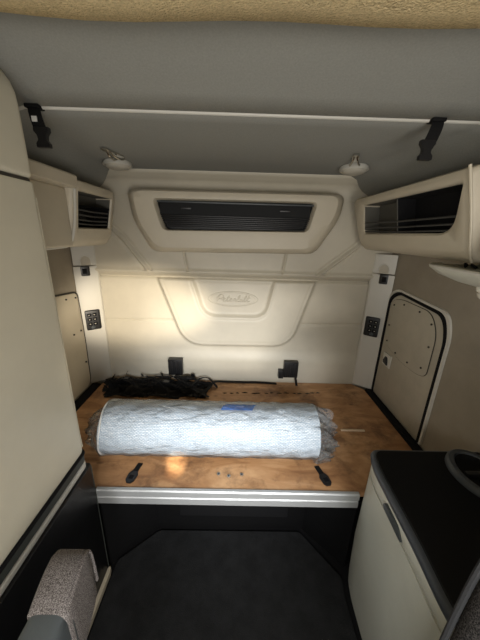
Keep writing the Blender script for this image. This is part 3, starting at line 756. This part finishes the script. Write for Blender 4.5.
# ------------------------------------------------------------------ seat corner, lower right
t = thing('seat', 'dark tweed seat back corner at the lower right edge', 'seat', (.60, .2, 0))
def seatsec(z, x0, yb):
    return [Vector((p.x, p.y, z)) for p in rloop([Vector((x0, yb)), Vector((.84, yb)), Vector((.84, yb-.15)), Vector((x0-.0, yb-.15))], [.045, .05, .05, .05])]
obj('backrest', loft([seatsec(.42, .375, .300), seatsec(.60, .368, .300), seatsec(.85, .366, .300), seatsec(1.05, .372, .300), seatsec(1.14, .385, .298), seatsec(1.19, .41, .290), seatsec(1.21, .45, .275)], True, True), M['tweed_dark'], t, smooth=70)
obj('edge_welt', tube(smooth([(.378, .290, .43), (.371, .290, .62), (.369, .290, .85), (.375, .290, 1.05), (.388, .288, 1.14), (.414, .28, 1.19)]), .0055, 8), M['tweed_edge'], t)
obj('seat_cushion', box(.37, .84, -.35, .12, .36, .50, .04, 4), M['tweed_dark'], t)
obj('pedestal', box(.45, .76, -.28, .22, 0, .40, .02), M['black'], t)

# ------------------------------------------------------------------ refrigerator cabinet on the right
t = thing('bedside_cabinet', 'ivory cabinet with black worktop standing before the bunk, right', 'cabinet', (.75, .68, 0))
def fr_out(g=0., z=0.):
    P = [(.985, .893-g), (.556+g, .893-g), (.536+g, .86), (.523+g, .79), (.518+g, .67), (.512+g, .54), (.500+g, .42), (.500+g, .38), (.985, .38)]
    return [Vector((p.x, p.y, z)) for p in rloop([Vector(p) for p in P], [.001, .02, .03, .03, .03, .03, .02, .01, .001], 4)]
def shift(L, dx): return [Vector((v.x+(dx if v.x < .9 else 0), v.y, v.z)) for v in L]
obj('cabinet_body', loft([shift(fr_out(0, .0), .010), shift(fr_out(0, .08), .002), shift(fr_out(0, .30), -.006), fr_out(0, .62), fr_out(0, .652)], True, True), M['fridge'], t, smooth=50)
dr = obj('drawer', loft([fr_out(.003, .657), fr_out(0, .661), fr_out(0, .712), fr_out(.004, .716)], True, True), M['fridge'], t, smooth=50)
obj('drawer_groove', loft([fr_out(.007, .650), fr_out(.007, .659)], True, True), M['groove'], t)
hd = obj('handle', loft([[Vector((x, p.x, p.y)) for p in rloop([Vector(q) for q in ((.705, .676), (.705, .698), (.625, .694), (.590, .668), (.606, .666))], [.010, .010, .012, .008, .01])] for x in (.524, .511, .508)], True, True), M['greyplastic'], dr, 'dark flush pull', smooth=40)
obj('worktop', loft([fr_out(.004, .7445), fr_out(.010, .752)], True, True), M['top'], t, 'black worktop')
obj('edge_band', loft([fr_out(.002, .712), fr_out(-.006, .716), fr_out(-.009, .730), fr_out(-.004, .744), fr_out(.004, .7475), fr_out(.010, .7475)], True, True), M['rim'], t, 'slate rubber edge band', smooth=60)
t2 = thing('cup_holder', 'slate ringed oval cup holder sunk in the black worktop', 'cup holder', (.885, .76, .752))
def ov(rx, ry, z): return [Vector((.885+rx*math.cos(a), .765+ry*math.sin(a), z)) for a in np.linspace(0, 2*PI, 48, endpoint=False)]
obj('ring', loft([ov(.100, .122, .7515), ov(.098, .120, .766), ov(.090, .112, .774), ov(.076, .098, .774), ov(.070, .092, .766), ov(.069, .091, .7525)]), M['rim'], t2)
obj('well', loft([ov(.071, .093, .768), ov(.060, .080, .7535)], False, True), M['matte'], t2)
obj('divider', box(.822, .950, .755, .772, .752, .776, .006), M['black'], t2)

# ------------------------------------------------------------------ light
w = bpy.data.worlds.new('World'); bpy.context.scene.world = w; w.use_nodes = True
w.node_tree.nodes['Background'].inputs[0].default_value = (.93, .96, 1, 1)
w.node_tree.nodes['Background'].inputs[1].default_value = .22
def area(name, loc, target, sx, sy, power, col):
    l = bpy.data.lights.new(name, 'AREA'); l.shape = 'RECTANGLE'; l.size = sx; l.size_y = sy; l.energy = power; l.color = col
    o = bpy.data.objects.new(name, l); C.objects.link(o); o.location = loc
    o.rotation_euler = (Vector(target)-Vector(loc)).to_track_quat('-Z', 'Y').to_euler(); return o
def spot(name, loc, target, power, col, size, blend, rad):
    l = bpy.data.lights.new(name, 'SPOT'); l.energy = power; l.color = col; l.spot_size = math.radians(size); l.spot_blend = blend; l.shadow_soft_size = rad
    o = bpy.data.objects.new(name, l); C.objects.link(o); o.location = loc
    o.rotation_euler = (Vector(target)-Vector(loc)).to_track_quat('-Z', 'Y').to_euler(); return o
area('windshield_daylight', (.40, -.80, 1.10), (-.10, 1.5, .85), .8, .5, 15, (1, .95, .87))
area('cabinet_fill', (-.50, -.80, 1.35), (.55, .75, .45), .4, .4, 8, (1, .98, .94))  # added area light, brightens the ivory cabinet front and worktop
spot('sun_glint', (-.10, -.70, 1.60), (-.295, 1.01, .53), 650, (1, .88, .66), 3.6, 1., .008)
o = spot('low_sun', (.62, -.65, 1.20), (-.72, 1.85, 1.06), 360, (1, .87, .68), 14, .9, .05); o.scale = (1.7, 1, 1)
o = spot('wall_fill', (.45, -.7, 1.30), (.02, 1.85, .93), 115, (1, .95, .88), 20, 1., .10); o.scale = (2.0, 1, 1)  # added spot, lifts the middle and lower back wall
spot('roll_fill', (.1, -.75, 1.55), (-.05, 1.25, .55), 170, (.96, .98, 1), 42, 1., .15)  # added broad spot, brightens the roll and the plywood

# ------------------------------------------------------------------ camera
cam = bpy.data.cameras.new('camera'); co = bpy.data.objects.new('camera', cam); C.objects.link(co)
cam.sensor_fit = 'VERTICAL'; cam.sensor_height = 24; cam.lens = 24*270.49/640; cam.clip_start = .01
pit, yaw, rol = .3088, -.0113, .0294
fw = Vector((-math.sin(yaw)*math.cos(pit), math.cos(yaw)*math.cos(pit), -math.sin(pit)))
rt = Vector((math.cos(yaw), math.sin(yaw), 0)); up = rt.cross(fw)
r2 = rt*math.cos(rol)+up*math.sin(rol); u2 = up*math.cos(rol)-rt*math.sin(rol)
mw = Matrix((r2, u2, -fw)).transposed().to_4x4(); mw.translation = Vector((-.0202, 0, 1.575))
co.matrix_world = mw
sc = bpy.context.scene; sc.camera = co
sc.view_settings.view_transform = 'Standard'; sc.view_settings.look = 'None'; sc.view_settings.gamma = 1
sc.view_settings.use_curve_mapping = False; sc.view_settings.exposure = .15
